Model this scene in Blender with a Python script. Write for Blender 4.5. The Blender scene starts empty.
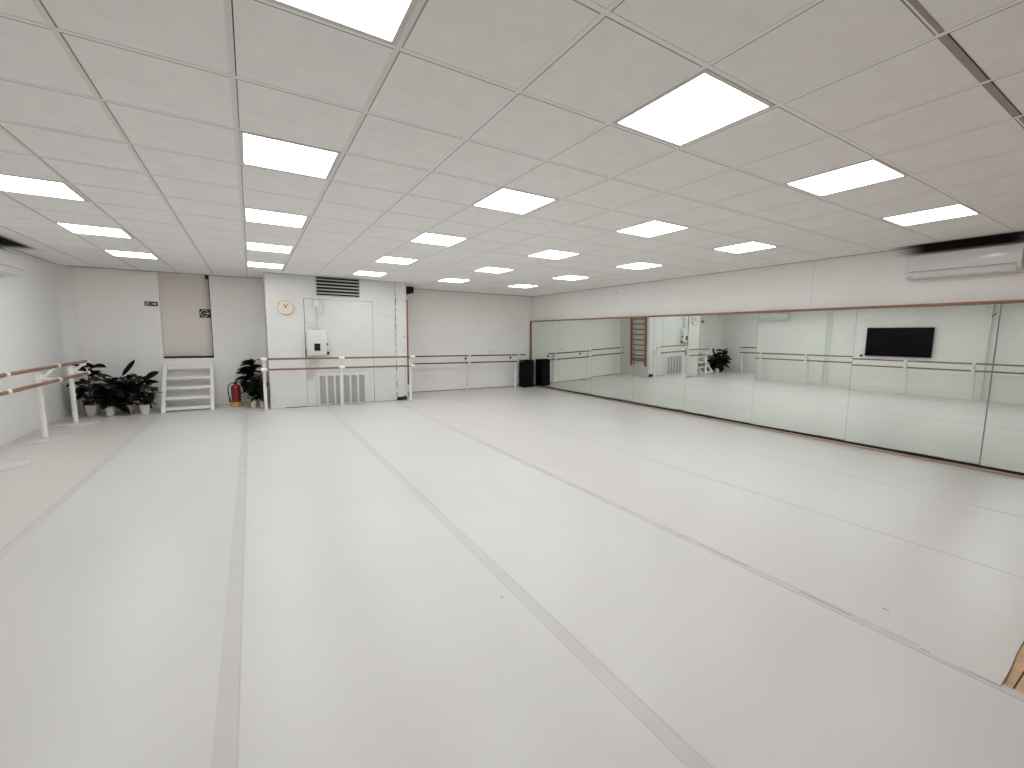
import bpy, bmesh, math, random
from mathutils import Vector, Matrix
random.seed(7)
C = bpy.context.scene.collection
PI = math.pi
H = 2.737                      # ceiling height
XL, XR, YB, YF = -2.93, 7.476, 8.62, -5.2
YX, BX0, BX1 = 7.444, 0.30, 3.15   # built-out cupboard front and sides
TX, TY = 0.6, 0.611            # ceiling tile module
WM = 7.425                     # mirror plane

# ------------------------------------------------------------------ materials
def mat(name, col, rough=.6, metal=0., spec=.5, noise=0., nscale=3., bump=0., bscale=60., emit=None, coat=0.):
    m = bpy.data.materials.new(name); m.use_nodes = True
    nt = m.node_tree; b = nt.nodes['Principled BSDF']
    b.inputs['Base Color'].default_value = (*col, 1)
    b.inputs['Roughness'].default_value = rough
    b.inputs['Metallic'].default_value = metal
    b.inputs['Specular IOR Level'].default_value = spec
    b.inputs['Coat Weight'].default_value = coat
    tc = nt.nodes.new('ShaderNodeTexCoord')
    if noise:
        n = nt.nodes.new('ShaderNodeTexNoise'); n.inputs['Scale'].default_value = nscale; n.inputs['Detail'].default_value = 5
        r = nt.nodes.new('ShaderNodeValToRGB')
        r.color_ramp.elements[0].position = .3; r.color_ramp.elements[1].position = .7
        r.color_ramp.elements[0].color = (*[c*(1-noise) for c in col], 1)
        r.color_ramp.elements[1].color = (*[min(1, c*(1+noise*.5)) for c in col], 1)
        nt.links.new(tc.outputs['Object'], n.inputs['Vector'])
        nt.links.new(n.outputs['Fac'], r.inputs['Fac'])
        nt.links.new(r.outputs['Color'], b.inputs['Base Color'])
    if bump:
        n2 = nt.nodes.new('ShaderNodeTexNoise'); n2.inputs['Scale'].default_value = bscale; n2.inputs['Detail'].default_value = 3
        bp = nt.nodes.new('ShaderNodeBump'); bp.inputs['Strength'].default_value = bump; bp.inputs['Distance'].default_value = .01
        nt.links.new(tc.outputs['Object'], n2.inputs['Vector'])
        nt.links.new(n2.outputs['Fac'], bp.inputs['Height'])
        nt.links.new(bp.outputs['Normal'], b.inputs['Normal'])
    if emit:
        b.inputs['Emission Color'].default_value = (*emit[0], 1); b.inputs['Emission Strength'].default_value = emit[1]
    return m

def wood(name, c1, c2, scale=(1, 12, 12), rough=.45):
    m = mat(name, c1, rough)
    nt = m.node_tree; b = nt.nodes['Principled BSDF']
    tc = nt.nodes.new('ShaderNodeTexCoord'); mp = nt.nodes.new('ShaderNodeMapping')
    mp.inputs['Scale'].default_value = scale
    n = nt.nodes.new('ShaderNodeTexNoise'); n.inputs['Scale'].default_value = 4; n.inputs['Detail'].default_value = 6
    r = nt.nodes.new('ShaderNodeValToRGB')
    r.color_ramp.elements[0].position = .35; r.color_ramp.elements[0].color = (*c2, 1)
    r.color_ramp.elements[1].position = .65; r.color_ramp.elements[1].color = (*c1, 1)
    nt.links.new(tc.outputs['Object'], mp.inputs['Vector']); nt.links.new(mp.outputs['Vector'], n.inputs['Vector'])
    nt.links.new(n.outputs['Fac'], r.inputs['Fac']); nt.links.new(r.outputs['Color'], b.inputs['Base Color'])
    return m

def add_dark_patch(m, boxes):
    """black patch on the surface beside an air conditioner: soft-edged box masks in object space"""
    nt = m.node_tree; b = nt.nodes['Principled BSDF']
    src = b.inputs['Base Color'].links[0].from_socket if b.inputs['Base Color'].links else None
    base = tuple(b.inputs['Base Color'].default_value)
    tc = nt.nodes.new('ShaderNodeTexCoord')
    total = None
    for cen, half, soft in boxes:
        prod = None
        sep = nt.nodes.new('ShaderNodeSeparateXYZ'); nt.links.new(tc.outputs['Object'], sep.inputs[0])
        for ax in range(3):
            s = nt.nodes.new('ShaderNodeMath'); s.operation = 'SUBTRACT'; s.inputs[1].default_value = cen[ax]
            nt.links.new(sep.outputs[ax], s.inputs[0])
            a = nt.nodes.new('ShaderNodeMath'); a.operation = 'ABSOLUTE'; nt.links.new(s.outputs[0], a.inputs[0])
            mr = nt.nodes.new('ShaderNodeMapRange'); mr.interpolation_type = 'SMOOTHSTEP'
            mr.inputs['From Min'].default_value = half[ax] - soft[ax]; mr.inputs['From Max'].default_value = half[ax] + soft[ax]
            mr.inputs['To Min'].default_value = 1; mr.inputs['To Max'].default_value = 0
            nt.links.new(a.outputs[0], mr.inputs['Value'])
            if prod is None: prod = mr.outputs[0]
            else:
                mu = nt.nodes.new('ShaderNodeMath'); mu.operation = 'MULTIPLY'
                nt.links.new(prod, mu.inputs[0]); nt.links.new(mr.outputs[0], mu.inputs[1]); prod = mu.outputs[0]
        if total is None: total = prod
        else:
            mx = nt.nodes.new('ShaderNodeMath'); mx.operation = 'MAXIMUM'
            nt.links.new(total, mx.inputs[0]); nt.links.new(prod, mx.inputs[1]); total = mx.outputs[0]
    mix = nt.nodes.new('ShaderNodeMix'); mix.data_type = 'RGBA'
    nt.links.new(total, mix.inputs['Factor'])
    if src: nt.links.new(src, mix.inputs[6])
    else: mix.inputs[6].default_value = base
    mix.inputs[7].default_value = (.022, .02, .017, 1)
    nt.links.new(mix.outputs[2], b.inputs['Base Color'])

WALL = (.86, .845, .82)
M = {}
M['wall'] = mat('wall_paint', WALL, .75, spec=.3, noise=.03, nscale=1.5, bump=.08, bscale=25)
M['wall_cool'] = mat('wall_paint_cool', (.82, .81, .79), .7, spec=.3, noise=.03, nscale=1.5, bump=.08, bscale=25)
M['wall_r'] = mat('wall_paint_right', (.87, .85, .83), .75, spec=.3, noise=.03, nscale=1.5, bump=.08, bscale=25)
M['wall_front'] = mat('wall_paint_beige', (.58, .46, .36), .8)  # unseen wall, beige chosen to warm the light bounced near the camera
M['box'] = mat('cupboard_paint', (.68, .675, .655), .6, spec=.4, noise=.03, nscale=2.5, bump=.06, bscale=20)
M['tile'] = mat('ceiling_tile', (.87, .86, .845), .9, spec=.1, noise=.035, nscale=9, bump=.12, bscale=180)
M['tee'] = mat('ceiling_tee', (.76, .74, .715), .6, spec=.3)
M['teeflat'] = mat('ceiling_tee_flush', (.86, .85, .835), .7, spec=.2)
M['gapfaint'] = mat('ceiling_gap_faint', (.42, .40, .38), .9, spec=.1)
M['gap'] = mat('ceiling_gap', (.07, .062, .055), .9, spec=.1)
M['gapsoft'] = mat('ceiling_gap_soft', (.30, .28, .26), .9, spec=.1)
M['teedark'] = mat('ceiling_tee_bare', (.36, .33, .28), .7, spec=.2)
M['lamp'] = mat('led_diffuser', (.9, .9, .9), .5, emit=((.95, .98, 1.0), 9.0))
M['lampframe'] = mat('led_frame', (.62, .60, .57), .5, spec=.4)
M['vinyl'] = mat('white_vinyl', (.60, .586, .566), .33, spec=.35, noise=.03, nscale=.9, bump=.03, bscale=8)
M['vinyl_beige'] = mat('beige_vinyl', (.60, .572, .535), .33, spec=.35, noise=.03, nscale=.9, bump=.03, bscale=8)  # slightly warmer tone for the leftmost strip
M['vinyl_pink'] = mat('warm_vinyl', (.60, .578, .555), .33, spec=.35, noise=.03, nscale=.9, bump=.03, bscale=8)
M['tape'] = mat('seam_tape', (.545, .530, .518), .28, spec=.35, noise=.05, nscale=6)
M['tapeline'] = mat('seam_line', (.50, .485, .47), .5, spec=.3, noise=.1, nscale=5)
M['seamdark'] = mat('seam_gap', (.16, .14, .125), .8)
M['plank'] = wood('bare_planks', (.62, .42, .25), (.50, .32, .18), (14, 1.5, 10), .5)
M['plankgap'] = mat('plank_gap', (.05, .03, .02), .9)
M['basebrown'] = mat('baseboard_brown', (.36, .25, .19), .6)
M['dark'] = mat('dark_gap', (.03, .028, .027), .9, spec=.1)
M['white'] = mat('white_enamel', (.80, .79, .76), .4, spec=.5, noise=.02, nscale=6)
M['sleeve'] = mat('white_sleeve', (.86, .84, .80), .4)
M['rail'] = wood('barre_wood', (.27, .135, .08), (.20, .095, .055), (25, 2, 25), .4)
M['railx'] = wood('barre_wood_across', (.27, .135, .08), (.20, .095, .055), (2, 25, 25), .4)
M['raildark'] = wood('barre_wood_dark', (.11, .06, .042), (.08, .045, .03), (2, 25, 25), .4)
M['frame'] = wood('frame_wood', (.34, .165, .085), (.26, .12, .06), (20, 1.5, 20), .45)
M['bars'] = wood('wall_bar_wood', (.30, .10, .045), (.21, .065, .03), (20, 20, 1.5), .4)
M['ledge'] = wood('ledge_wood', (.44, .33, .26), (.34, .25, .19), (20, 1.5, 20), .5)
M['mirror'] = mat('mirror_glass', (.80, .855, .81), .012, metal=1.0)
M['mirroredge'] = mat('mirror_edge', (.04, .055, .05), .3)
M['panel'] = mat('beige_panel', (.80, .745, .68), .8, spec=.2, noise=.04, nscale=1.2)
M['black'] = mat('black_plastic', (.006, .006, .0065), .5, spec=.25)
M['screen'] = mat('black_screen', (.003, .003, .0035), .25, spec=.12)
M['speaker'] = mat('speaker_carpet', (.004, .004, .0045), .9, spec=.15, bump=.4, bscale=250)
M['base'] = mat('base_disc', (.60, .585, .565), .35, spec=.4)
M['greyback'] = mat('grille_back', (.20, .20, .195), .8)
M['grille'] = mat('speaker_mesh', (.005, .005, .0055), .8, spec=.15, bump=.6, bscale=400)
M['ac'] = mat('ac_plastic', (.70, .69, .70), .35, spec=.5)
M['acflap'] = mat('ac_flap_plastic', (.74, .72, .70), .3)
M['acline'] = mat('ac_slot', (.12, .11, .105), .7)
M['silver'] = mat('silver_strip', (.80, .80, .80), .25, metal=.3)
M['grey'] = mat('grey_metal', (.45, .45, .44), .45, metal=.5)
M['slat'] = mat('vent_slat', (.50, .49, .47), .5, spec=.4)
M['meshgrey'] = mat('vent_mesh', (.50, .50, .49), .7, noise=.25, nscale=30)
M['cable'] = mat('grey_cable', (.58, .575, .56), .6)
M['green'] = mat('sign_dark_green', (.006, .018, .013), .4)
M['signwhite'] = mat('sign_white', (.62, .66, .62), .5)
M['red'] = mat('extinguisher_red', (.20, .008, .016), .35, coat=.2)
M['gold'] = mat('stand_yellow', (.55, .33, .06), .45)
M['pot'] = mat('white_pot', (.74, .71, .63), .45, noise=.03, nscale=8)
M['soil'] = mat('potting_soil', (.03, .02, .014), .95, bump=.6, bscale=90)
M['leaf'] = mat('rubber_leaf', (.0035, .0085, .005), .42, spec=.25, noise=.35, nscale=6)
M['leaf2'] = mat('dracaena_leaf', (.009, .02, .011), .4, spec=.4, noise=.35, nscale=6)
M['stem'] = mat('plant_stem', (.035, .030, .018), .7)
M['clockface'] = mat('clock_face', (.74, .64, .52), .5, noise=.06, nscale=30)
M['clockrim'] = mat('clock_rim', (.74, .64, .53), .35, metal=.1)
M['glass'] = mat('clock_glass', (1, 1, 1), .03, spec=.6)
M['glass'].node_tree.nodes['Principled BSDF'].inputs['Transmission Weight'].default_value = 1
M['glass'].node_tree.nodes['Principled BSDF'].inputs['IOR'].default_value = 1.15
M['crack'] = mat('crack_dark', (.10, .09, .085), .9)
M['cracksoft'] = mat('crack_soft', (.38, .37, .355), .9)

AC_R = dict(y0=-1.28, y1=-.30, z0=2.315, z1=2.60, x=7.476)
AC_L = dict(y0=5.42, y1=6.50, z0=2.315, z1=2.60, x=XL)
dark_patches = [((7.40, -.78, H), (.10, .58, .2), (.05, .20, .05)),  # dark soft-edged patches above each air conditioner
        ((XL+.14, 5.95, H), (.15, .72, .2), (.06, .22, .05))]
add_dark_patch(M['tile'], dark_patches)
add_dark_patch(M['tee'], dark_patches); add_dark_patch(M['teeflat'], dark_patches); add_dark_patch(M['gapfaint'], dark_patches); add_dark_patch(M['gapsoft'], dark_patches)
add_dark_patch(M['wall_r'], [((7.48, -.78, 2.70), (.2, .54, .06), (.05, .18, .03))])
add_dark_patch(M['wall_cool'], [((XL, 5.95, 2.70), (.2, .60, .07), (.05, .2, .03))])

# ------------------------------------------------------------------ mesh helpers
class MB:
    def __init__(s): s.bm = bmesh.new(); s.mi = 0; s.mats = []
    def mat(s, m):
        if m not in s.mats: s.mats.append(m)
        s.mi = s.mats.index(m); return s
    def _fin(s, faces, smooth=False):
        for f in faces: f.material_index = s.mi; f.smooth = smooth
    def box(s, a, b, bev=0.):
        a = Vector(a); b = Vector(b); c = (a+b)/2; d = b-a
        r = bmesh.ops.create_cube(s.bm, size=1, matrix=Matrix.Translation(c) @ Matrix.Diagonal((abs(d.x), abs(d.y), abs(d.z), 1)))
        fs = set(f for v in r['verts'] for f in v.link_faces)
        if bev:
            es = set(e for f in fs for e in f.edges)
            rr = bmesh.ops.bevel(s.bm, geom=list(es), offset=bev, segments=2, affect='EDGES', profile=.5)
            fs = set(f for f in rr['faces']) | set(f for f in fs if f.is_valid)
            vs = set(v for f in fs for v in f.verts)
            fs = set(f for v in vs for f in v.link_faces)
        s._fin(fs); return s
    def obox(s, cen, ax, ay, az, bev=0.):
        """oriented box: half-extent vectors"""
        cen = Vector(cen); ax, ay, az = Vector(ax), Vector(ay), Vector(az)
        m = Matrix(((2*ax.x, 2*ay.x, 2*az.x, cen.x), (2*ax.y, 2*ay.y, 2*az.y, cen.y), (2*ax.z, 2*ay.z, 2*az.z, cen.z), (0, 0, 0, 1)))
        r = bmesh.ops.create_cube(s.bm, size=1, matrix=m)
        fs = set(f for v in r['verts'] for f in v.link_faces)
        if bev:
            rr = bmesh.ops.bevel(s.bm, geom=list(set(e for f in fs for e in f.edges)), offset=bev, segments=2, affect='EDGES')
            vs = set(v for f in list(rr['faces']) + [f for f in fs if f.is_valid] for v in f.verts)
            fs = set(f for v in vs for f in v.link_faces)
        s._fin(fs); return s
    def tube(s, pts, rad, n=12, cap=True):
        pts = [Vector(p) for p in pts]; rings = []
        rads = rad if isinstance(rad, (list, tuple)) else [rad]*len(pts)
        prev = None
        for i, p in enumerate(pts):
            t = (pts[min(i+1, len(pts)-1)] - pts[max(i-1, 0)]).normalized()
            if prev is None:
                u = t.cross(Vector((0, 0, 1)));
                if u.length < 1e-3: u = t.cross(Vector((1, 0, 0)))
                u.normalize()
            else:
                u = (prev - t*prev.dot(t)).normalized()
            prev = u; v = t.cross(u)
            rings.append([s.bm.verts.new(p + (u*math.cos(2*PI*k/n) + v*math.sin(2*PI*k/n))*rads[i]) for k in range(n)])
        fs = []
        for a, b in zip(rings, rings[1:]):
            for k in range(n): fs.append(s.bm.faces.new((a[k], a[(k+1) % n], b[(k+1) % n], b[k])))
        s._fin(fs, True)
        if cap:
            s._fin([s.bm.faces.new(rings[0][::-1]), s.bm.faces.new(rings[-1])])
        return s
    def lathe(s, prof, loc=(0, 0, 0), n=28, axis='Z', smooth=True):
        loc = Vector(loc); rings = []
        def P(r, z, a):
            if axis == 'Z': return Vector((r*math.cos(a), r*math.sin(a), z))
            if axis == 'Y': return Vector((r*math.cos(a), -z, r*math.sin(a)))
            return Vector((z, r*math.cos(a), r*math.sin(a)))
        for r, z in prof:
            if r < 1e-6: rings.append([s.bm.verts.new(loc + P(0, z, 0))])
            else: rings.append([s.bm.verts.new(loc + P(r, z, 2*PI*k/n)) for k in range(n)])
        fs = []
        for a, b in zip(rings, rings[1:]):
            for k in range(n):
                k2 = (k+1) % n
                if len(a) == 1 and len(b) == 1: continue
                if len(a) == 1: fs.append(s.bm.faces.new((a[0], b[k2], b[k])))
                elif len(b) == 1: fs.append(s.bm.faces.new((a[k], a[k2], b[0])))
                else: fs.append(s.bm.faces.new((a[k], a[k2], b[k2], b[k])))
        s._fin(fs, smooth); return s
    def poly(s, pts, ext=None):
        vs = [s.bm.verts.new(Vector(p)) for p in pts]
        f = s.bm.faces.new(vs); fs = [f]
        if ext is not None:
            r = bmesh.ops.extrude_face_region(s.bm, geom=[f])
            nv = [g for g in r['geom'] if isinstance(g, bmesh.types.BMVert)]
            bmesh.ops.translate(s.bm, verts=nv, vec=Vector(ext))
            fs = list(set(ff for v in nv+vs if v.is_valid for ff in v.link_faces))
        s._fin(fs); return s
    def build(s, name, m=None, parent=None, base=None, sharp=35):
        bm = s.bm
        bmesh.ops.recalc_face_normals(bm, faces=bm.faces)
        me = bpy.data.meshes.new(name)
        if base is not None: bmesh.ops.translate(bm, verts=bm.verts, vec=-Vector(base))
        elif parent is not None: bmesh.ops.translate(bm, verts=bm.verts, vec=-world(parent))
        bm.to_mesh(me); bm.free()
        for mm in (s.mats or [m]): me.materials.append(mm)
        try: me.set_sharp_from_angle(angle=math.radians(sharp))
        except Exception: pass
        o = bpy.data.objects.new(name, me); C.objects.link(o)
        if base is not None: o.location = Vector(base) - (world(parent) if parent else Vector())
        if parent is not None: o.parent = parent
        return o
def world(o):
    v = Vector(o.location)
    while o.parent: o = o.parent; v += Vector(o.location)
    return v
def mb(m=None):
    b = MB()
    if m: b.mat(m)
    return b
def tag(o, label, cat, group=None):
    o['label'] = label; o['category'] = cat
    if group: o['group'] = group
    return o
def thing(name, label, cat, loc=(0, 0, 0), group=None):
    o = bpy.data.objects.new(name, None); o.empty_display_size = .1
    C.objects.link(o); o.location = loc
    return tag(o, label, cat, group)
def struct(o): o['kind'] = 'structure'; return o

# ------------------------------------------------------------------ room shell
# floor: wooden boards under taped white vinyl strips
b = mb(M['plank'])
b.box((XL-.1, YF-.1, -.10), (XR+.1, YB+.3, -.006))
b.mat(M['plankgap'])
for k in range(-8, 6):
    b.box((2.7, -2.2-.0-.145*(k+8), -.0062), (7.4, -2.194-.145*(k+8), -.0052))
b.mat(M['vinyl'])
seams = [XL+.002, -1.542, -.141, 1.33, 2.816, 4.27, 5.76, 7.395]
for i in range(7):
    y0 = -2.165 if i >= 4 else YF+.01
    x0, x1 = seams[i], seams[i+1]
    b.mat(M['vinyl_beige'] if i == 0 else M['vinyl_pink'] if i >= 4 else M['vinyl'])
    if i == 4:                     # strip whose cut end lifts a little off the boards
        n = 24
        top = []
        for k in range(n+1):
            x = x0 + (x1-x0)*k/n
            yk = y0 - .002*math.sin(k*.7) + .05*(k/n)
            z = .006*max(0, 1-abs(k-1)/4) + .003*math.sin(k*.9)**2
            top.append((x, yk, z))
        bm = b.bm; rows = []
        for f in (0, .3, .6, 1.0):
            rows.append([bm.verts.new((x, yk + f*.5, z*(1-f)**2)) for x, yk, z in top])
        rows.append([bm.verts.new((x, YB-.002, 0)) for x, yk, z in top])
        low = [bm.verts.new((x, yk, z-.0045)) for x, yk, z in top]
        fs = [bm.faces.new((low[k], low[k+1], rows[0][k+1], rows[0][k])) for k in range(n)]
        for a, c in zip(rows, rows[1:]):
            fs += [bm.faces.new((a[k], a[k+1], c[k+1], c[k])) for k in range(n)]
        b._fin(fs)
    else:
        b.box((x0, y0, -.005), (x1, YB-.002, 0))
# tapes and seam lines
b.mat(M['tape'])
for x, w in ((-1.542, .07), (-.141, .085), (1.33, .085)):
    b.box((x-w/2, YF+.02, 0), (x+w/2, 7.2 if x > -.5 else 7.8, .0009))
b.box((2.816-.03, -2.35, 0), (2.816+.03, 7.1, .0009))
b.mat(M['tapeline'])
for x, w, y0 in ((-1.57, .006, YF+.1), (-.105, .005, YF+.1), (1.36, .005, YF+.1), (2.842, .010, -2.3), (2.786, .008, -2.3), (4.27, .010, -2.1), (5.76, .009, -2.1)):
    b.box((x-w/2, y0, 0), (x+w/2, 7.4, .0012))
b.mat(M['seamdark'])
y = -2.1
rs = random.Random(3)
while y < 3.2:                      # open slits of the third seam, widest near the front
    L = rs.uniform(.1, .55)
    w = .005 if y < -1.0 else .0025
    b.box((2.822-w/2, y, .0004), (2.822+w/2, y+L, .0014)); y += L + rs.uniform(.05, .5)
for x, y, L in ((3.06, -1.69, .03), (1.36, 2.27, .03), (1.21, -.47, .015)):
    b.box((x, y, 0), (x+.006, y+L, .0008))   # small scuffs
struct(b.build('floor'))

# ceiling: tiles, tee grid, gaps
b = mb(M['tile'])
b.box((XL-.1, YF-.1, H+.0022), (XR+.1, YB+.3, H+.1))
i0, i1 = -5, 13; j0, j1 = -11, 15
rs = random.Random(11)
for i in range(i0, i1):
    x = i*TX
    if not (XL+.02 < x < XR-.02): continue
    b.mat(M['tee'] if i <= 1 else M['teeflat']); b.box((x-.012, YF, H), (x+.012, YB, H+.0023))
for j in range(j0, j1):
    y = j*TY
    if not (YF+.02 < y < YB-.02): continue
    for i in range(i0, i1):
        xa, xb = max(i*TX+.012, XL), min((i+1)*TX-.012, XR)
        if xb <= xa: continue
        b.mat(M['teeflat']); b.box((xa, y-.012, H+.0003), (xb, y+.012, H+.0023))
# dark joints where a tile sits off its tee: each edge of each tile has its own width
for i in range(i0, i1):
    for j in range(j0, j1):
        xa, xb = max(i*TX+.012, XL), min((i+1)*TX-.012, XR)
        ya, yb = max(j*TY+.012, YF), min((j+1)*TY-.012, YB)
        if xb-xa < .05 or yb-ya < .05: continue
        def pick(r, dark):
            return (M['gap'], .0045) if r < dark else (M['gapsoft'], .006) if r < .85 else (M['gapfaint'], .008)
        m, w = pick(rs.random(), .42 if i >= -1 else .15)
        b.mat(m); b.box((xa, ya, H+.0006), (xb, ya+w, H+.0024))
        m, w = pick(rs.random(), .48 if i > 1 else .15)
        b.mat(m); b.box((xa, ya, H+.0006), (xa+w, yb, H+.0024))
# the wide bare tee left open on the right
b.mat(M['teedark'])
for i in (3, 4, 5, 6):
    b.box((i*TX+.012, -3*TY-.012, H+.0001), ((i+1)*TX-.012, -3*TY+(.016 if i in (4, 5) else .005), H+.0025))
b.mat(M['gap'])
for i in (4, 5, 6):
    b.box((i*TX+.012, -3*TY-.016, H+.0001), ((i+1)*TX-.012, -3*TY-.012, H+.0025))
    b.box(((i)*TX+.012, -4*TY+.3, H+.001), (i*TX+.018, -3*TY-.016, H+.0025))
# shadow joint round the edge of the ceiling
b.mat(M['gap'])
b.box((XL, YB-.016, H-.004), (BX0, YB-.0, H+.0025))
b.box((BX1, YB-.010, H-.003), (XR, YB, H+.0025))
b.mat(M['gapsoft'])
b.box((XR-.012, YF, H-.003), (XR, YB, H+.0025)); b.box((XL, YF, H-.003), (XL+.012, YB, H+.0025))
b.box((BX0, YX-.008, H-.002), (BX1, YX, H+.0025))
ceil = struct(b.build('ceiling'))

# walls
b = mb(M['wall_cool'])
b.box((XL-.12, YF-.1, -.1), (XL, YB+.3, H+.1))
# rounded plaster corner into the back wall
for k in range(8):
    a0, a1 = PI/2*k/8, PI/2*(k+1)/8
    r = .20
    p0 = (XL+r-r*math.cos(a0), YB-r+r*math.sin(a0)); p1 = (XL+r-r*math.cos(a1), YB-r+r*math.sin(a1))
    vs = [b.bm.verts.new((*p0, -.001)), b.bm.verts.new((*p1, -.001)), b.bm.verts.new((*p1, H+.005)), b.bm.verts.new((*p0, H+.005))]
    b._fin([b.bm.faces.new(vs)], True)
struct(b.build('wall_left'))

RX0, RX1, RZ = -1.525, -.68, 1.03            # tall recess in the back wall
b = mb(M['wall'])
b.box((XL+.12, YB, -.1), (RX0, YB+.3, H+.1)); b.box((RX1, YB, -.1), (XR+.1, YB+.3, H+.1)); b.box((RX0, YB, -.1), (RX1, YB+.3, RZ-.02))
struct(b.build('wall_back'))
win = struct(mb(M['panel']).box((RX0, YB+.18, RZ-.03), (RX1, YB+.24, H+.05)).build('window_1', base=(-1.1, YB+.1, RZ)))
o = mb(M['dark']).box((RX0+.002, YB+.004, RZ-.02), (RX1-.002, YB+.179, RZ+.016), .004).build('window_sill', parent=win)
b = mb(M['dark']); b.box((RX1-.016, YB+.06, RZ+.016), (RX1-.001, YB+.179, H+.004)); b.box((RX1-.07, YB+.05, H-.07), (RX1-.016, YB+.179, H+.004))  # dark strips standing in for the shadow line along the right edge
b.build('window_shadow_gap', parent=win)

b = mb(M['wall_r'])
b.box((XR, YF-.1, -.1), (XR+.12, YB+.3, H+.1))
b.mat(M['cracksoft'])
b.box((XR-.0010, .87, 2.01), (XR, .8725, H-.02))
b.mat(M['dark']); b.box((XR-.002, 5.06, 2.57), (XR, 5.085, 2.595))
struct(b.build('wall_right'))
struct(mb(M['wall_front']).box((XL-.1, YF-.12, -.1), (XR+.1, YF, H+.1)).build('wall_front'))

# built-out cupboard with a flush door, seams and cracks
b = mb(M['box'])
b.box((BX0, YX, -.05), (BX1, YB+.05, H+.02))
b.mat(M['crack']); rs = random.Random(5)
b.box((2.372, YX-.0015, .35), (2.377, YX, 2.25)); b.box((2.37, YX-.0015, 0), (2.38, YX, .35))   # door right seam
b.mat(M['cracksoft']); b.box((.99, YX-.0012, 2.258), (2.377, YX, 2.266))
b.mat(M['crack']); b.box((1.0, YX-.0014, 2.259), (1.5, YX, 2.266)); b.box((2.25, YX-.0014, 2.257), (2.377, YX, 2.264))
b.mat(M['cracksoft']); b.box((.98, YX-.0012, 0), (.990, YX, 1.05))
b.box((BX0+.02, YX-.001, 1.20), (.96, YX, 1.203)); b.box((2.38, YX-.001, 1.97), (2.86, YX, 1.974))
b.mat(M['dark']); b.box((.982, YX-.0016, 1.05), (.992, YX, 2.262)); b.box((.978, YX-.0020, 1.02), (1.0, YX, 1.22))
b.mat(M['dark']); z = 0.0
b.box((.55, YX-.002, 0), (.98, YX, .012)); b.box((1.0, YX-.002, 0), (2.37, YX, .006)); b.box((2.38, YX-.002, 0), (2.88, YX, .006))
struct(b.build('wall_cupboard'))
# pilaster strip at its right end with crumbling joints
b = mb(M['box'])
b.box((2.885, YX-.018, 0.065), (3.135, YX-.0005, H-.002))
b.mat(M['crack'])
z = .1
while z < H-.1:
    L = rs.uniform(.02, .16); w = rs.uniform(.006, .016)
    b.box((2.886, YX-.0195, z), (2.886+w, YX-.0175, min(z+L, H-.02))); z += L + rs.uniform(.01, .12)
z = .1
while z < H-.1:
    L = rs.uniform(.01, .05); w = rs.uniform(.006, .014)
    b.box((3.09, YX-.0195, z), (3.09+w, YX-.0175, min(z+L, H-.02))); z += L + rs.uniform(.05, .35)
b.mat(M['dark']); b.box((2.89, YX-.012, .0), (3.13, YX-.0005, .065))
b.box((2.9, YX-.021, .05), (3.05, YX-.012, .085)); b.box((3.03, YX-.021, .07), (3.12, YX-.012, .10))
b.mat(M['cracksoft']); b.box((2.886, YX-.0190, 2.35), (3.135, YX-.0175, 2.355))
struct(b.build('trim_1'))
# brown skirting in the far recess and at the mirror wall
b = mb(M['basebrown']); b.box((BX1+.002, YB-.012, 0), (XR-.07, YB-.0005, .022)); struct(b.build('baseboard_back'))

# ------------------------------------------------------------------ ceiling lights
def make_light():
    t = thing('ceiling_light', '', 'ceiling light', (0, 0, H))
    b = mb(M['lampframe']); w = .022; a, c = TX/2-.0125, TY/2-.0125
    for x0, x1, y0, y1 in ((-a, a, -c, -c+w), (-a, a, c-w, c), (-a, -a+w, -c+w, c-w), (a-w, a, -c+w, c-w)):
        b.box((x0, y0, H-.004), (x1, y1, H+.0021))
    b.build('frame', base=(0, 0, H), parent=t)
    mb(M['lamp']).box((-a+w, -c+w, H-.001), (a-w, c-w, H+.0021)).build('diffuser', base=(0, 0, H), parent=t)
    return t
def dup(root, loc, label=None):
    r = root.copy(); C.objects.link(r); r.location = loc
    if label: r['label'] = label
    for ch in list(root.children):
        c = ch.copy(); C.objects.link(c); c.parent = r
        for g in ch.children:
            d = g.copy(); C.objects.link(d); d.parent = c
    return r
ordn = ['farthest', 'second farthest', 'third farthest', 'fourth farthest', 'fifth farthest']
rows = {-3: ([10, 7, 4], 'of the leftmost row'), 0: ([10, 7, 4, 1, -2], 'of the row running towards the wall clock'),
        3: ([10, 7, 4, 1, -2], 'of the middle row'),
        6: ([10, 7, 4, 1, -2], 'of the second row from the mirrors'), 9: ([10, 7, 4, 1, -2], 'of the row closest to the mirrors')}
proto = None
for i, (js, where) in rows.items():
    for n, j in enumerate(js):
        nm = ordn[n]
        if n == len(js)-1: nm = 'nearest'
        if i == 0 and j == -2: lab = 'square LED ceiling light cut off by the top edge of the photo'
        else: lab = 'square LED ceiling light, ' + nm + ' ' + where
        loc = ((i+.5)*TX, (j+.5)*TY, H)
        if proto is None: proto = make_light(); o = proto; o.location = loc; o['label'] = lab
        else: o = dup(proto, loc, lab)
        o['group'] = 'square LED ceiling panels'
# the lamps of the same grid that lie outside the photograph
def area(x, y, e):
    l = bpy.data.lights.new('lamp_light', 'AREA'); l.shape = 'RECTANGLE'; l.size = .54; l.size_y = .54; l.energy = e
    l.color = (.96, .98, 1.0)
    o = bpy.data.objects.new('lamp_light', l); C.objects.link(o); o.location = (x, y, H-.006)
POW = .5 * 9.0 * PI * .54 * .54
for i, j in ((-3, 1), (-3, -2), (0, -5), (6, -5)):
    area((i+.5)*TX, (j+.5)*TY, POW)

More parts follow.
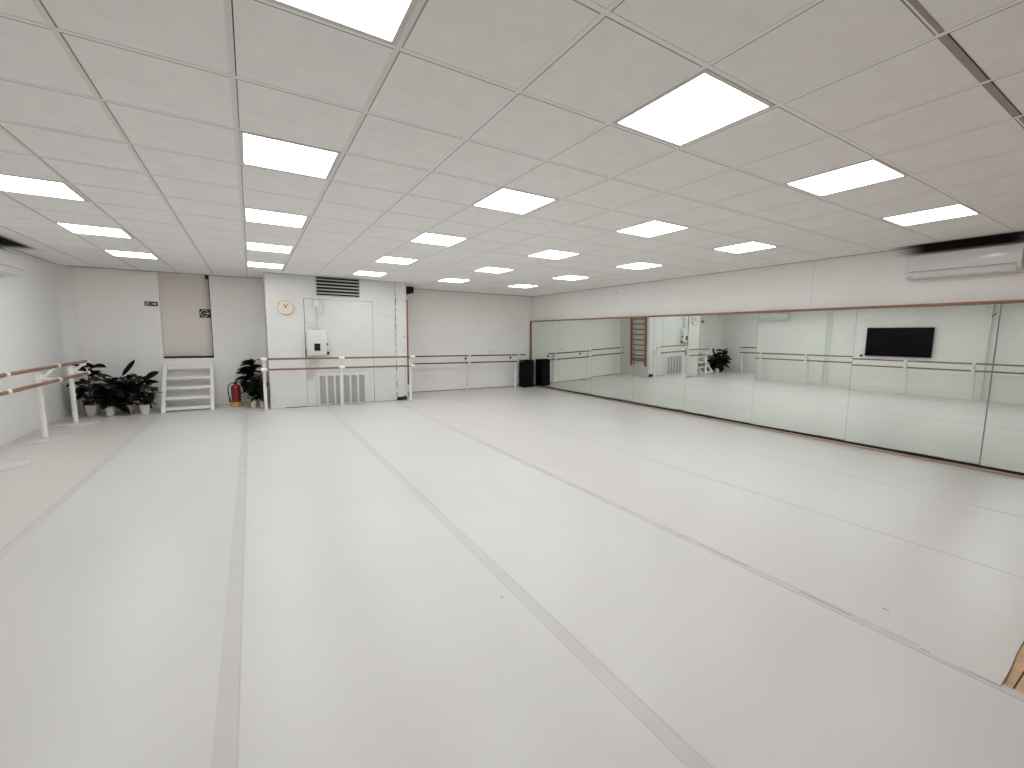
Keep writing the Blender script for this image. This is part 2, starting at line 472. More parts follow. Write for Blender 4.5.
# ------------------------------------------------------------------ mirror wall
tilts = [(-.03, -.014), (-.03, -.018), (-.03, -.024), (-.0205, -.021), (-.018, -.006), (-.034, .004), (-.03, .0075), (-.03, .0075)]
edges = [8.552, 7.184, 5.791, 4.394, 3.003, 1.634, .241, -1.141, -2.53]
mlabels = ['tall mirror panel at the far end of the mirror wall, beside the black speaker',
           'second mirror panel from the far end, reflecting only barre and plain wall',
           'third mirror panel from the far end, showing one upright of the wall bars',
           'mirror panel reflecting the cupboard wall, floor grille and most of the wooden wall bars',
           'mirror panel reflecting the dark potted plants and the end of the white steps',
           'wide mirror panel with reflected pipes, left of the one showing the television',
           'wide mirror panel reflecting the black television',
           'mirror panel cut off by the right edge of the photo']
corners = []
for k in range(8):
    y0, y1 = edges[k+1]+.007, edges[k]-.007
    z0, z1 = .062, 1.966
    a, t = tilts[k]
    c = Vector((WM, (y0+y1)/2, (z0+z1)/2))
    n = Vector((-math.cos(a)*math.cos(t), math.sin(a)*math.cos(t), math.sin(t)))
    u = Vector((math.sin(a), math.cos(a), 0)); v = n.cross(u).normalized()
    if v.z < 0: v = -v
    th = .005
    b = mb(M['mirroredge']); b.obox(c - n*(th/2+.0003), u*(y1-y0)/2, v*(z1-z0)/2, n*th/2)
    b.mat(M['mirror'])
    hu, hv = u*((y1-y0)/2-.0008), v*((z1-z0)/2-.0008)
    b.poly([c-hu-hv, c+hu-hv, c+hu+hv, c-hu+hv])
    corners.append((c+hu-hv, c+hu+hv, c-hu-hv, c-hu+hv))
    o = b.build('wall_mirror', base=(WM, c.y, z0))
    tag(o, mlabels[k], 'mirror', 'mirror panels of the right wall')
t = thing('mirror_frame', 'thin orange-brown wooden frame around the long wall mirror', 'mirror frame', (WM, 2.0, 0))
mb(M['frame']).box((WM-.04, -2.6, 1.968), (XR-.001, 8.612, 2.0), .003).build('top_rail', parent=t)
mb(M['frame']).box((WM-.05, 8.556, .055), (XR-.001, 8.612, 1.967), .003).build('side_post', parent=t)
b = mb(M['ledge']); b.box((WM-.05, -2.6, 0.0005), (XR-.002, 8.555, .034), .004); b.build('bottom_rail', parent=t)
b = mb(M['dark']); b.box((WM-.04, -2.6, .0345), (XR-.01, 8.55, .052))
rs = random.Random(9)
for y in (2.35, 2.5, 2.62, 2.8, 3.1, -.55, -.68, -.8):
    b.box((WM-.052, y, .0345), (WM-.04, y+rs.uniform(.1, .2), .058), .004)
b.build('gasket', parent=t)['label'] = 'dark strip under the mirrors'

for k in range(7):                      # dark joints between neighbouring mirrors
    lb, lt = corners[k][2], corners[k][3]; rb, rt = corners[k+1][0], corners[k+1][1]
    b = mb(M['mirroredge']); bm = b.bm; f = Vector((-.0012, 0, 0)); d = Vector((.012, 0, 0)); e = Vector((0, .002, 0))
    P = [lb+e+f, lt+e+f, rt-e+f, rb-e+f, lb+e+d, lt+e+d, rt-e+d, rb-e+d]
    v = [bm.verts.new(p) for p in P]
    b._fin([bm.faces.new([v[i] for i in q]) for q in ((0, 1, 2, 3), (7, 6, 5, 4), (0, 4, 5, 1), (3, 2, 6, 7), (0, 3, 7, 4), (1, 5, 6, 2))])
    b.build('joint_strip', parent=t)['label'] = 'dark joint between two mirror panels'

# ------------------------------------------------------------------ ballet barres
def barre(name, label, loc, axis, side, posts, rails_at, z_hi, z_lo, reach, prad, brad, rrad, sleeves, ends, railmat, wallbase=False):
    """axis: unit vector along the rails; side: unit vector from post towards the rails"""
    t = thing(name, label, 'ballet barre', loc)
    L = Vector(loc); A = Vector(axis); S = Vector(side)
    for d in posts:
        p = L + A*d
        ztop = z_lo + .085
        po = mb(M['white']).tube([p+Vector((0, 0, .012)), p+Vector((0, 0, ztop))], prad, 16).build('post', parent=t)
        bs = mb(M['base']); bs.lathe([(0, 0.0012), (brad, .0012), (brad, .006), (brad-.006, .010), (.06, .013), (prad+.012, .016), (prad+.010, .03), (0, .03)], p, 40)
        bs.build('base', parent=t)
        br = mb(M['sleeve'])
        hi = p + S*reach + Vector((0, 0, z_hi)); lo = p + S*reach + Vector((0, 0, z_lo))
        br.tube([p+Vector((0, 0, ztop-.045)), p+S*reach*.35+Vector((0, 0, ztop-.025)), hi-S*.02-Vector((0, 0, .02)), hi], [.020, .022, .018, .016], 10)
        br.tube([p+Vector((0, 0, ztop-.055)), p+S*reach*.4+Vector((0, 0, z_lo+.022)), lo], [.020, .02, .017], 10)
        br.tube([p+Vector((0, 0, ztop-.075)), p+Vector((0, 0, ztop+.02))], prad+.006, 16)
        br.build('bracket', parent=t)
        for e in (hi, lo):
            s_ = mb(M['sleeve']); s_.tube([e-A*sleeves, e+A*sleeves], rrad+.010, 16); s_.build('sleeve', parent=t)
    for z in (z_hi, z_lo):
        en = ends if not isinstance(ends[0], tuple) else ends[0 if z == z_hi else 1]
        a = L + A*en[0] + S*reach + Vector((0, 0, z)); bb = L + A*en[1] + S*reach + Vector((0, 0, z))
        r_ = mb(railmat); r_.tube([a, bb], rrad, 16); ro = r_.build('rail', parent=t)
        for q, dd in ((a, -A), (bb, A)):
            mb(M['grey']).tube([q, q+dd*.012, q+dd*.02], [rrad*.97, rrad*.97, rrad*.6], 16).build('end_cap', parent=ro)
    return t
barre('ballet_barre', 'long double ballet barre with white posts along the left wall', (-2.585, 7.38, 0), (0, -1, 0), (1, 0, 0),
      [0, 1.28, 2.82, 5.47, 6.91, 8.36], None, 1.045, .845, .205, .033, .31, .0225, .032, (-.05, 9.07), M['rail'])
barre('ballet_barre', 'double ballet barre with three white posts in front of the cupboard wall', (.205, 7.18, 0), (1, 0, 0), (0, -1, 0),
      [0, 1.415, 2.935], None, 1.045, .84, .16, .029, .235, .0195, .055, (-.10, 2.99), M['railx'])
barre('ballet_barre', 'dark double ballet barre along the far wall between cupboard and speaker', (3.52, 8.36, 0), (1, 0, 0), (0, -1, 0),
      [0, 1.62, 3.20], None, .985, .795, .13, .026, .19, .018, .026, ((-.12, 3.46), (-.12, 3.385)), M['raildark'])

# ------------------------------------------------------------------ wooden wall bars on the cupboard side
t = thing('wall_bars', 'reddish wooden gymnastic wall bars on the side of the cupboard, seen in the mirror', 'wall bars', (BX1, 7.8, 0))
for y in (7.53, 8.07):
    b = mb(M['bars']); b.box((BX1+.002, y-.026, .36), (BX1+.058, y+.026, 2.36), .004); b.build('upright', parent=t)
for k in range(10):
    z = .56 + .178*k
    mb(M['bars']).tube([(BX1+.034, 7.556, z), (BX1+.034, 8.044, z)], .017, 12).build('rung', parent=t)
mb(M['bars']).tube([(BX1+.034, 7.556, .62), (BX1+.034, 8.044, .62)], .014, 12).build('rung', parent=t)

# ------------------------------------------------------------------ louvre vent, duct, clock, electrics
t = thing('wall_vent', 'black louvred air vent high on the cupboard wall under the ceiling', 'vent', (1.665, YX, 2.54))
mb(M['black']).box((1.235, YX-.02, 2.345), (2.10, YX-.001, 2.722)).build('backing', parent=t)
b = mb(M['grey'])
for a, c in (((1.228, 2.338), (2.107, 2.350)), ((1.228, 2.718), (2.107, 2.730)), ((1.228, 2.350), (1.240, 2.718)), ((2.095, 2.350), (2.107, 2.718))):
    b.box((a[0], YX-.035, a[1]), (c[0], YX-.001, c[1]))
b.build('frame', parent=t)
for k in range(5):
    z = 2.395 + k*.069
    b = mb(M['slat']); b.obox((1.667, YX-.034, z), (.427, 0, 0), (0, .010, .005), (0, -.001, .0085)); b.build('slat', parent=t)

t = thing('duct_box', 'small black duct box under the ceiling beside the wall bars', 'vent', (3.35, 8.37, 2.575))
b = mb(M['black']); b.box((BX1+.003, 8.12, 2.575), (3.56, YB-.003, H-.012), .006); b.build('body', parent=t)
b = mb(M['dark']);
for k in range(5): b.box((BX1+.03, 8.110, 2.592+k*.026), (3.53, 8.1195, 2.604+k*.026))
b.build('front_slats', parent=t)

t = thing('wall_clock', 'round pale gold wall clock on the cupboard wall above the fire extinguisher', 'clock', (.648, YX, 2.075))
c = (.648, YX-.001, 2.075)
mb(M['clockrim']).lathe([(0, 0), (.150, 0), (.155, .006), (.155, .032), (.148, .040), (.136, .040), (.132, .026), (.131, .018), (0, .018)], c, 48, 'Y').build('case', parent=t)
f_ = mb(M['clockface']).lathe([(0, .0185), (.130, .0185), (.130, .021), (0, .021)], c, 48, 'Y').build('face', parent=t)
for k in range(12):
    b = mb(M['clockrim'])
    a = 2*PI*k/12; d = Vector((math.sin(a), 0, math.cos(a))); p = Vector((.648, YX-.0225, 2.075)) + d*.112
    b.obox(p, d*(.012 if k % 3 else .017), Vector((0, .001, 0)), Vector((d.z, 0, -d.x))*(.0035 if k % 3 else .006))
    b.build('hour_mark', parent=f_)
def hand(name, ang, L, w, yy):
    d = Vector((math.sin(ang), 0, math.cos(ang))); p = Vector((.648, YX-yy, 2.075))
    mb(M['black']).obox(p + d*(L/2-.012), d*(L/2+.012), Vector((0, .001, 0)), Vector((d.z, 0, -d.x))*w).build(name, parent=t)
hand('minute_hand', math.radians(38), .088, .005, .026); hand('hour_hand', math.radians(-32), .06, .006, .0235)
mb(M['black']).lathe([(0, .018), (.010, .018), (.010, .029), (0, .031)], c, 16, 'Y').build('hand_hub', parent=t)

EB = (1.006, 1.385, 1.085, 1.612)
t = thing('electrical_cabinet', 'white electrical cabinet with small black window on the cupboard wall', 'electrical box', (1.2, YX, 1.085))
mb(M['box']).box((EB[0], YX-.11, EB[2]), (EB[1], YX-.003, EB[3]), .008).build('body', parent=t)
d_ = mb(M['box']).box((EB[0]+.012, YX-.122, EB[2]+.012), (EB[1]-.012, YX-.1115, EB[3]-.012), .004).build('door', parent=t)
b = mb(M['black']); b.box((1.14, YX-.128, 1.185), (1.258, YX-.1225, 1.338), .003); b.build('window', parent=d_)
b = mb(M['black']); b.box((1.387, YX-.10, 1.30), (1.410, YX-.05, 1.345), .004); b.build('latch', parent=t)
b = mb(M['black']); b.box((1.387, YX-.10, 1.10), (1.430, YX-.03, 1.165), .006); b.build('plug', parent=t)
t = thing('junction_box', 'small white junction box with conduit and cable loop under the vent', 'junction box', (1.2, YX, 2.18))
mb(M['box']).box((1.15, YX-.05, 2.10), (1.26, YX-.003, 2.25), .006).build('cover', parent=t)
mb(M['cable']).tube([(1.225, YX-.022, 2.10), (1.225, YX-.022, 1.8), (1.225, YX-.022, 1.617)], .013, 10).build('conduit', parent=t)
b = mb(M['cable']); pts = []
for k in range(15):
    a = -.2 + (PI+.6)*k/14; pts.append((1.28 + .095*math.sin(a), YX-.012, 2.09 + .16*math.cos(a)))
b.tube(pts, .006, 8); b.build('cable', parent=t)
b = mb(M['cable']); b.tube([(1.0, YX-.010, 1.78), (1.10, YX-.010, 1.775), (1.13, YX-.010, 1.74), (1.13, YX-.012, 1.618)], .007, 8)
b.tube([(1.0, YX-.010, 1.70), (1.06, YX-.010, 1.68), (1.07, YX-.010, 1.618)], .006, 8); b.build('cable', parent=t)
t = thing('cable_bundle', 'bundle of thin grey cables hanging below the white electrical cabinet', 'cables', (1.15, YX, .7))
for k in range(7):
    x = 1.035 + k*.033
    zt = 1.083; pts = [(x, YX-.04, zt), (x, YX-.03, .93), (x-.005-.01*k*.3, YX-.025, .80)]
    pts += [(1.005 + (x-1.035)*.45, YX-.02, .70 - .012*k), (1.002, YX-.014 - .002*k, .645-.012*k)]
    mb(M['cable']).tube(pts, .0055, 8).build('cable', parent=t)

t = thing('floor_grille', 'white floor-standing vent grille with six grey mesh strips behind the barre', 'vent grille', (1.70, YX, 0))
b = mb(M['box'])
b.box((1.17, YX-.03, .004), (2.245, YX-.003, .685), .006); b.build('frame', parent=t)
for k in range(6):
    x = 1.235 + k*.162
    g = mb(M['greyback']); g.box((x-.006, YX-.0325, .035), (x+.109, YX-.0302, .640)); go = g.build('mesh_panel', parent=t)
    b = mb(M['meshgrey'])
    for q in range(22):
        z = .05 + q*.0272
        b.obox((x+.0515, YX-.035, z), (.055, 0, .010), (0, .0018, 0), (0, 0, .0088))
    b.build('louvre', parent=go)

# ------------------------------------------------------------------ exit signs
def arrow(b, x, z, L, h, y, d=.0015):
    b.box((x, y-d, z-h*.12), (x+L*.6, y, z+h*.12))
    b.poly([(x+L*.55, y, z-h*.38), (x+L, y, z), (x+L*.55, y, z+h*.38)], (0, -d, 0))
t = thing('exit_sign', 'small dark green sign with running figure and arrow left of the recess', 'exit sign', (-1.65, YB, 2.09))
x0, x1, z0, z1 = -1.755, -1.548, 2.055, 2.145
mb(M['green']).box((x0, YB-.006, z0), (x1, YB-.0005, z1)).build('plate', parent=t)
b = mb(M['signwhite']); y = YB-.0062; q = .0015
b.box((x0+.010, y-q, z0+.010), (x0+.014, y, z1-.010)); b.box((x0+.080, y-q, z0+.010), (x0+.084, y, z1-.010))
b.box((x0+.014, y-q, z1-.014), (x0+.080, y, z1-.010))
b.lathe([(0, 0), (.007, 0), (.007, q), (0, q)], (x0+.05, y, z1-.024), 12, 'Y')      # running figure
b.obox((x0+.044, y-q/2, z1-.042), (.004, 0, .014), (0, q/2, 0), (.005, 0, -.002))
b.obox((x0+.055, y-q/2, z1-.044), (.011, 0, -.004), (0, q/2, 0), (.001, 0, .003))
b.obox((x0+.033, y-q/2, z1-.038), (.008, 0, .003), (0, q/2, 0), (-.001, 0, .003))
b.obox((x0+.050, y-q/2, z0+.024), (.010, 0, -.006), (0, q/2, 0), (.002, 0, .004))
b.obox((x0+.032, y-q/2, z0+.018), (.010, 0, .008), (0, q/2, 0), (-.003, 0, .003))
arrow(b, x1-.095, (z0+z1)/2, .078, .075, y); b.build('pictogram', parent=t)
t = thing('exit_sign', 'dark square exit sign with bracket and arrow hung on the recess panel', 'exit sign', (-.78, YB, 1.93))
x0, x1, z0, z1 = -.892, -.688, 1.86, 2.035; yy = YB+.160
mb(M['green']).box((x0, yy-.006, z0), (x1, yy+.0195, z1)).build('plate', parent=t)
b = mb(M['signwhite']); y = yy-.0062
for k in range(14):                                                                  # open ring
    a0 = math.radians(45 + 270*k/13.); p = Vector((x0+.088, y-q/2, (z0+z1)/2)) + Vector((math.cos(a0)*.065, 0, math.sin(a0)*.062))
    tdir = Vector((-math.sin(a0), 0, math.cos(a0)))
    b.obox(p, tdir*.0155, (0, q/2, 0), Vector((math.cos(a0), 0, math.sin(a0)))*.006)
arrow(b, x0+.07, (z0+z1)/2, .118, .07, y); b.build('pictogram', parent=t)

# ------------------------------------------------------------------ white steps under the recess
t = thing('step_ladder', 'white wooden open steps leaning up to the recess in the back wall', 'steps', (-1.1, 8.2, 0))
yb, yt, ht = 7.93, 8.53, .865
for x in (-1.50, -.72):
    b = mb(M['white'])
    b.poly([(x-.03, yb-.02, 0.0005), (x-.03, yb+.075, .0005), (x-.03, yt+.075, ht), (x-.03, yt-.02, ht)], (.06, 0, 0))
    b.build('stringer', parent=t)
    mb(M['white']).box((x-.025, yt+.03, .0005), (x+.025, yt+.074, ht-.04), .003).build('rear_leg', parent=t)
for k in range(5):
    z = .055 + k*.1905; f = z/ht
    y0 = yb + (yt-yb)*f
    b = mb(M['white']); b.box((-1.469, y0-.015, z-.03), (-.751, y0+.14 if k < 4 else y0+.09, z+.022), .004); b.build('tread', parent=t)

# ------------------------------------------------------------------ fire extinguisher
ex = (-.31, 8.20)
t = thing('fire_extinguisher', 'red fire extinguisher with black hose standing on a yellow stand', 'fire extinguisher', (*ex, 0))
mb(M['gold']).lathe([(0, .0008), (.108, .0008), (.112, .015), (.108, .04), (.102, .055), (.10, .095), (.09, .095), (.0895, .07), (0, .07)], ex+(0,), 28).build('stand', parent=t)
mb(M['red']).lathe([(0, .072), (.082, .075), (.088, .10), (.088, .40), (.078, .435), (.05, .458), (.03, .468), (0, .468)], ex+(0,), 28).build('cylinder', parent=t)
b = mb(M['black']); b.lathe([(0, .465), (.024, .465), (.024, .50), (.015, .505), (0, .505)], ex+(0,), 16)
b.box((ex[0]-.03, ex[1]-.015, .497), (ex[0]+.11, ex[1]+.015, .508), .003); b.obox((ex[0]+.05, ex[1], .528), (.065, 0, .016), (0, .014, 0), (-.001, 0, .004))
b.build('valve', parent=t)
b = mb(M['black']); b.tube([(ex[0]-.02, ex[1], .487), (ex[0]-.07, ex[1]-.01, .492), (ex[0]-.115, ex[1]-.02, .46), (ex[0]-.14, ex[1]-.025, .38), (ex[0]-.135, ex[1]-.025, .26), (ex[0]-.118, ex[1]-.02, .17)], .010, 10)
b.tube([(ex[0]-.118, ex[1]-.02, .17), (ex[0]-.108, ex[1]-.02, .095)], [.013, .019], 12); b.build('hose', parent=t)

# ------------------------------------------------------------------ potted plants
def leaf_blade(b, base, tipdir, L, W, droop, roll=0., fold=.18, shape='oval'):
    base = Vector(base); d = Vector(tipdir).normalized()
    up = Vector((0, 0, 1)); sdir = d.cross(up)
    if sdir.length < 1e-2: sdir = Vector((1, 0, 0))
    sdir.normalize(); nrm = sdir.cross(d).normalized()
    s2 = sdir*math.cos(roll) + nrm*math.sin(roll); n2 = -sdir*math.sin(roll) + nrm*math.cos(roll)
    N = 9; rows = []
    for k in range(N+1):
        f = k/N
        if shape == 'oval': w = W*.5*(math.sin(PI*min(1, f*.97+.03))**.62)
        else: w = W*.5*(math.sin(PI*min(1, f*.9+.1))**.9)*(1-.3*f)
        p = base + d*(L*f) - up*(droop*L*f*f)
        wv = 1 + .05*math.sin(f*14+roll*5)
        rows.append([b.bm.verts.new(p + s2*w*q*wv + n2*(abs(q)**1.5*w*fold*2.0)) for q in (-1, -.55, 0, .55, 1)])
    fs = []
    for a, c in zip(rows, rows[1:]):
        for q in range(4): fs.append(b.bm.faces.new((a[q], a[q+1], c[q+1], c[q])))
    b._fin(fs, True)
def plant(label, loc, pr, ph, hgt, nl, seed, llen=(.20, .32), lw=(.13, .20), special=(), mleaf='leaf', narrow=False, lean=(0, 0), zmin=.12):
    rs = random.Random(seed); nl = int(nl*1.7)
    x, y = loc
    t = thing('potted_plant', label, 'potted plant', (x, y, 0), 'plants in white pots')
    mb(M['pot']).lathe([(0, .001), (pr*.70, .001), (pr*.74, .008), (pr*.97, ph*.86), (pr, ph*.87), (pr*1.02, ph), (pr*.95, ph), (pr*.92, ph*.90), (0, ph*.90)], (x, y, 0), 28).build('pot', parent=t)
    mb(M['soil']).lathe([(0, ph*.93), (pr*.5, ph*.925), (pr*.90, ph*.905), (pr*.90, ph*.90), (0, ph*.90)], (x, y, 0), 20).build('soil', parent=t)
    top = Vector((x+lean[0], y+lean[1], hgt*.86))
    st = mb(M['stem']); b = mb(M[mleaf])
    base = Vector((x, y, ph*.9)); mid = (base+top)/2 + Vector((rs.uniform(-.03, .03), rs.uniform(-.03, .03), 0))
    st.tube([base, mid, top], [.012, .010, .006], 8)
    def at(f): return base.lerp(mid, f*2) if f < .5 else mid.lerp(top, f*2-1)
    for k in range(nl):
        f = zmin + (1-zmin)*(k/(nl-1)); p = at(f)
        az = k*2.39996 + rs.uniform(-.35, .35); el = rs.uniform(-.35, .55) + .75*max(0, f-.6)
        L = rs.uniform(*llen)*(1-.25*max(0, f-.75)); W = rs.uniform(*lw)
        d = Vector((math.cos(az)*math.cos(el), math.sin(az)*math.cos(el), math.sin(el)))
        q = p + d*.05
        if q.y + d.y*L > YB-.06: d.y = -abs(d.y)*.5; d.normalize(); q = p + d*.05
        if x > -.3 and q.x + d.x*L > BX0-.03: d.x = -abs(d.x); d.normalize(); q = p + d*.05
        if q.x + d.x*L < XL+.12: d.x = abs(d.x)*.5; d.normalize(); q = p + d*.05
        st.tube([p, p+d*.03+Vector((0, 0, -.004)), q], [.005, .004, .003], 6)
        leaf_blade(b, q, d, L, W, rs.uniform(.15, .55), rs.uniform(-.6, .6), shape='narrow' if narrow else 'oval')
    for f, d, L, W, droop, roll in special:
        p = at(f); d = Vector(d).normalized(); q = p + d*.09
        st.tube([p, (p+q)/2, q], [.006, .005, .004], 6); leaf_blade(b, q, d, L, W, droop, roll)
    st.build('stem', parent=t); b.build('foliage', parent=t)
    return t
plant('dark leafy plant in the largest white pot, leftmost of the plants by the steps', (-2.56, 8.20), .105, .195, 1.0, 22, 1, (.20, .30), (.13, .19),
      special=[(1.0, (.45, -.7, -.25), .28, .25, .1, .7), (.98, (.25, -.5, .28), .24, .17, .2, .5), (.6, (-.7, -.55, .1), .24, .16, .3, .2), (.95, (.5, -.4, -.25), .25, .18, .1, .3)])
plant('broad-leaved plant in a front white pot, second from left by the steps', (-2.27, 7.98), .078, .17, .70, 18, 2, (.20, .28), (.14, .19),
      special=[(.9, (.2, -.8, .05), .28, .24, .2, .1), (.9, (-.3, -.8, .0), .26, .22, .2, -.2)])
plant('dark plant in a small white pot half hidden behind the second front pot', (-2.17, 8.30), .072, .165, .74, 15, 3, (.18, .26), (.10, .15),
      special=[(1.0, (-.75, -.3, .35), .26, .12, .1, .3), (1.0, (.55, -.1, .75), .36, .085, -.05, .9)])
plant('dark plant in the middle white pot of the group by the steps', (-2.045, 8.16), .068, .16, .72, 16, 4, (.18, .26), (.12, .17),
      special=[(.95, (.4, -.8, .1), .24, .17, .2, .1)])
plant('dark plant in a white pot half hidden behind the pot nearest the steps', (-1.90, 8.31), .066, .16, .70, 14, 5, (.18, .26), (.10, .15))
plant('dark plant with long fanned leaves in the white pot nearest the steps', (-1.775, 7.95), .080, .175, .72, 17, 6, (.15, .22), (.11, .16),
      special=[(.95, (.6, -.1, .55), .26, .13, .12, .8), (.85, (.7, -.4, .22), .22, .15, .1, .5), (.75, (.6, -.6, 0), .24, .17, .15, .2), (.3, (.75, -.1, .42), .28, .06, .35, .3), (.9, (-.7, -.5, .3), .25, .14, .15, .2)])
plant('tall dark rubber plant in a white pot behind the left post of the cupboard barre', (.03, 8.33), .10, .29, 1.0, 26, 7, (.22, .32), (.15, .21),
      special=[(.62, (-.6, -.2, .2), .26, .16, .2, .4), (.55, (-.9, -.3, .0), .28, .17, .25, .2), (.7, (-.8, -.3, .15), .26, .13, .2, .2)])
plant('green dracaena with narrow leaves in a white pot beside the barre base', (.00, 7.86), .062, .15, .52, 14, 8, (.16, .24), (.04, .06), mleaf='leaf2', narrow=True)
plant('dark plant in the smallest white pot against the cupboard corner', (.15, 7.78), .052, .135, .72, 18, 9, (.16, .24), (.10, .14))

# ------------------------------------------------------------------ speaker in the far corner
t = thing('loudspeaker', 'black floor-standing speaker cabinet in the far corner at the mirror end', 'speaker', (7.09, 8.36, 0))
mb(M['speaker']).box((6.935, 8.21, .012), (7.275, 8.51, .825), .012).build('cabinet', parent=t)
mb(M['grille']).box((6.957, 8.198, .05), (7.253, 8.2095, .79), .004).build('grille', parent=t)
for x in (6.97, 7.24):
    for y in (8.25, 8.47): mb(M['black']).lathe([(0, .0005), (.022, .0005), (.018, .012), (0, .012)], (x, y, 0), 14).build('foot', parent=t)
b = mb(M['black']); b.box((7.275, 8.30, .55), (7.283, 8.42, .64), .003); b.build('handle', parent=t)

# sockets and hook on the far wall
for x, z, lab in ((5.21, .885, 'small black round wall socket under the far barre, left one'), (6.69, .885, 'small black round wall socket under the far barre, next to the speaker')):
    o = mb(M['black']).lathe([(0, 0), (.034, 0), (.034, .012), (.028, .018), (.012, .018), (.010, .010), (0, .010)], (x, YB-.001, z), 20, 'Y').build('wall_socket', base=(x, YB, z))
    tag(o, lab, 'wall socket', 'round sockets on the far wall')
b = mb(M['grey']); b.lathe([(0, 0), (.02, 0), (.02, .006), (0, .006)], (6.01, YB-.001, 1.065), 14, 'Y')
b.tube([(6.01, YB-.006, 1.065), (6.01, YB-.045, 1.065), (6.01, YB-.055, 1.09)], .007, 8)
tag(b.build('wall_hook', base=(6.01, YB, 1.065)), 'small grey hook sticking out of the far wall above the barre', 'hook')

# ------------------------------------------------------------------ air conditioners
def aircon(label, P, s, stripe):
    """s: direction from the wall into the room along x"""
    x = P['x']; y0, y1, z0, z1 = P['y0'], P['y1'], P['z0'], P['z1']
    D = .225
    t = thing('air_conditioner', label, 'air conditioner', (x, (y0+y1)/2, z0))
    prof = [(0.003, z1), (D*.93, z1), (D, z1-.03), (D, z0+.075), (D*.93, z0+.035), (D*.70, z0+.006), (D*.55, z0), (.003, z0)]
    b = mb(M['ac']); n = len(prof)
    b.poly([(x+s*d, y0, z) for d, z in prof], (0, y1-y0, 0)); b.build('body', parent=t)
    f = mb(M['acflap'])
    p0 = Vector((x+s*(D+.004), 0, z0+.072)); p1 = Vector((x+s*(D*.80), 0, z0+.012))
    mid = (p0+p1)/2; dv = (p0-p1)/2; nn = Vector((s*dv.z, 0, -s*dv.x)).normalized()*.005
    if nn.x*s < 0: nn = -nn
    f.obox((mid.x+nn.x*1.6, (y0+y1)/2-.02, mid.z+nn.z*1.6), dv*.92, (0, (y1-y0)/2-.055, 0), nn); f.build('flap', parent=t)
    g = mb(M['acline']); g.box((x+s*(D-.0015), y0+.03, z0+.078), (x+s*(D+.0022), y1-.03, z0+.0835)); g.build('slot', parent=t)
    e = mb(M['acline']); e.box((x+s*.02, y0+.03, z1+.0004), (x+s*(D*.85), y1-.03, z1+.006)); e.build('intake_grille', parent=t)
    if stripe:
        g = mb(M['silver']); g.box((x+s*(D-.001), y0+.13, z1-.105), (x+s*(D+.0016), y0+.45, z1-.099))
        for k in range(5): g.box((x+s*(D-.001), y0+.14+k*.022, z1-.093), (x+s*(D+.0016), y0+.152+k*.022, z1-.082))
        g.build('trim_strip', parent=t)
    return t
aircon('white split air conditioner on the right wall above the mirrors', AC_R, -1, True)
aircon('white split air conditioner high on the left wall above the long barre', AC_L, 1, False)
o = mb(M['grey']).box((XR-.06, -1.40, 2.42), (XR-.001, -1.30, 2.60), .01).build('pipe_cover', base=(XR, -1.35, 2.42))
tag(o, 'grey pipe cover beside the right air conditioner at the photo edge', 'pipe cover')

# ------------------------------------------------------------------ television and pipes on the left wall (seen in the mirrors)
t = thing('television', 'large black flat television on the left wall, seen in the mirror', 'television', (XL, 2.26, 1.15))
b = mb(M['black']); b.box((XL+.045, 1.45, 1.155), (XL+.085, 3.075, 2.075), .004); b.build('housing', parent=t)
mb(M['screen']).box((XL+.0852, 1.462, 1.17), (XL+.0875, 3.063, 2.063)).build('screen', parent=t)
mb(M['black']).box((XL+.002, 1.95, 1.4), (XL+.045, 2.55, 1.8)).build('wall_mount', parent=t)
o = mb(M['black']).box((XL+.001, 3.15, 1.12), (XL+.03, 3.225, 1.185), .006).build('wall_socket', base=(XL, 3.19, 1.15))
tag(o, 'small black socket beside the lower left corner of the reflected television', 'wall socket')
def pipe(y, r, label, grp):
    t = thing('wall_pipe', label, 'pipe', (XL+.06, y, 0), grp)
    mb(M['white']).tube([(XL+.06, y, .0008), (XL+.06, y, H-.001)], r, 14).build('tube', parent=t)
    for z in (.5, 2.2): mb(M['grey']).box((XL+.001, y-.015, z-.012), (XL+.06, y+.015, z+.012)).build('clip', parent=t)
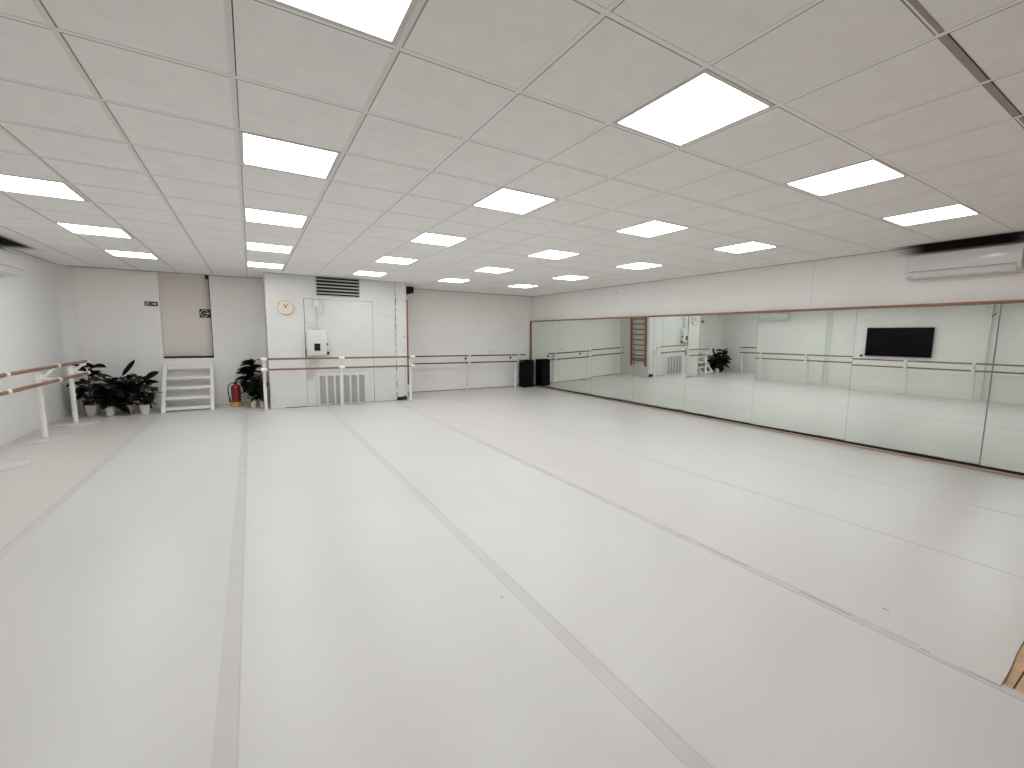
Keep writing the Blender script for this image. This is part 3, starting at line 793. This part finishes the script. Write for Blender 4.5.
pipe(4.17, .017, 'thin white wall pipe left of the television in the mirror, left one of the pair', 'pipes on the left wall')
pipe(4.05, .017, 'thin white wall pipe left of the television in the mirror, right one of the pair', 'pipes on the left wall')
pipe(.335, .030, 'white wall pipe reflected right of the television, left one of the pair', 'pipes on the left wall')
pipe(.20, .022, 'white wall pipe reflected right of the television, right one of the pair', 'pipes on the left wall')
b = mb(M['black']); b.tube([(XL+.06, .335, 2.34), (XL+.10, .29, 2.38), (XL+.10, .23, 2.45)], .012, 8)
tag(b.build('pipe_valve', base=(XL+.06, .29, 2.34)), 'small dark valve lever on the reflected white pipe at right', 'valve')

# ------------------------------------------------------------------ camera, world, view
f, rx, rz, ry = 430.6171, -.1117, .5438, .0102
c_, s_ = math.cos(rz), math.sin(rz)
fw = Vector((s_*math.cos(rx), c_*math.cos(rx), math.sin(rx)))
r = Vector((c_, -s_, 0)); u = r.cross(fw)
r2 = r*math.cos(ry) + u*math.sin(ry); u2 = -r*math.sin(ry) + u*math.cos(ry)
cam = bpy.data.cameras.new('camera'); co = bpy.data.objects.new('camera', cam); C.objects.link(co)
cam.sensor_width = 36; cam.lens = f*36/1024; cam.clip_start = .05
p = Vector((.0131, -2.5395, 1.5422))
co.matrix_world = Matrix(((r2.x, u2.x, -fw.x, p.x), (r2.y, u2.y, -fw.y, p.y), (r2.z, u2.z, -fw.z, p.z), (0, 0, 0, 1)))
sc = bpy.context.scene; sc.camera = co
w = bpy.data.worlds.new('world'); sc.world = w; w.use_nodes = True
w.node_tree.nodes['Background'].inputs[0].default_value = (.5, .5, .5, 1); w.node_tree.nodes['Background'].inputs[1].default_value = 0.0
sc.view_settings.view_transform = 'Standard'; sc.view_settings.look = 'None'
sc.view_settings.gamma = 1; sc.view_settings.use_curve_mapping = False
sc.view_settings.exposure = .45
sc.cycles.use_denoising = True
sc.cycles.max_bounces = 14; sc.cycles.diffuse_bounces = 8; sc.cycles.glossy_bounces = 6
sc.cycles.sample_clamp_indirect = 8
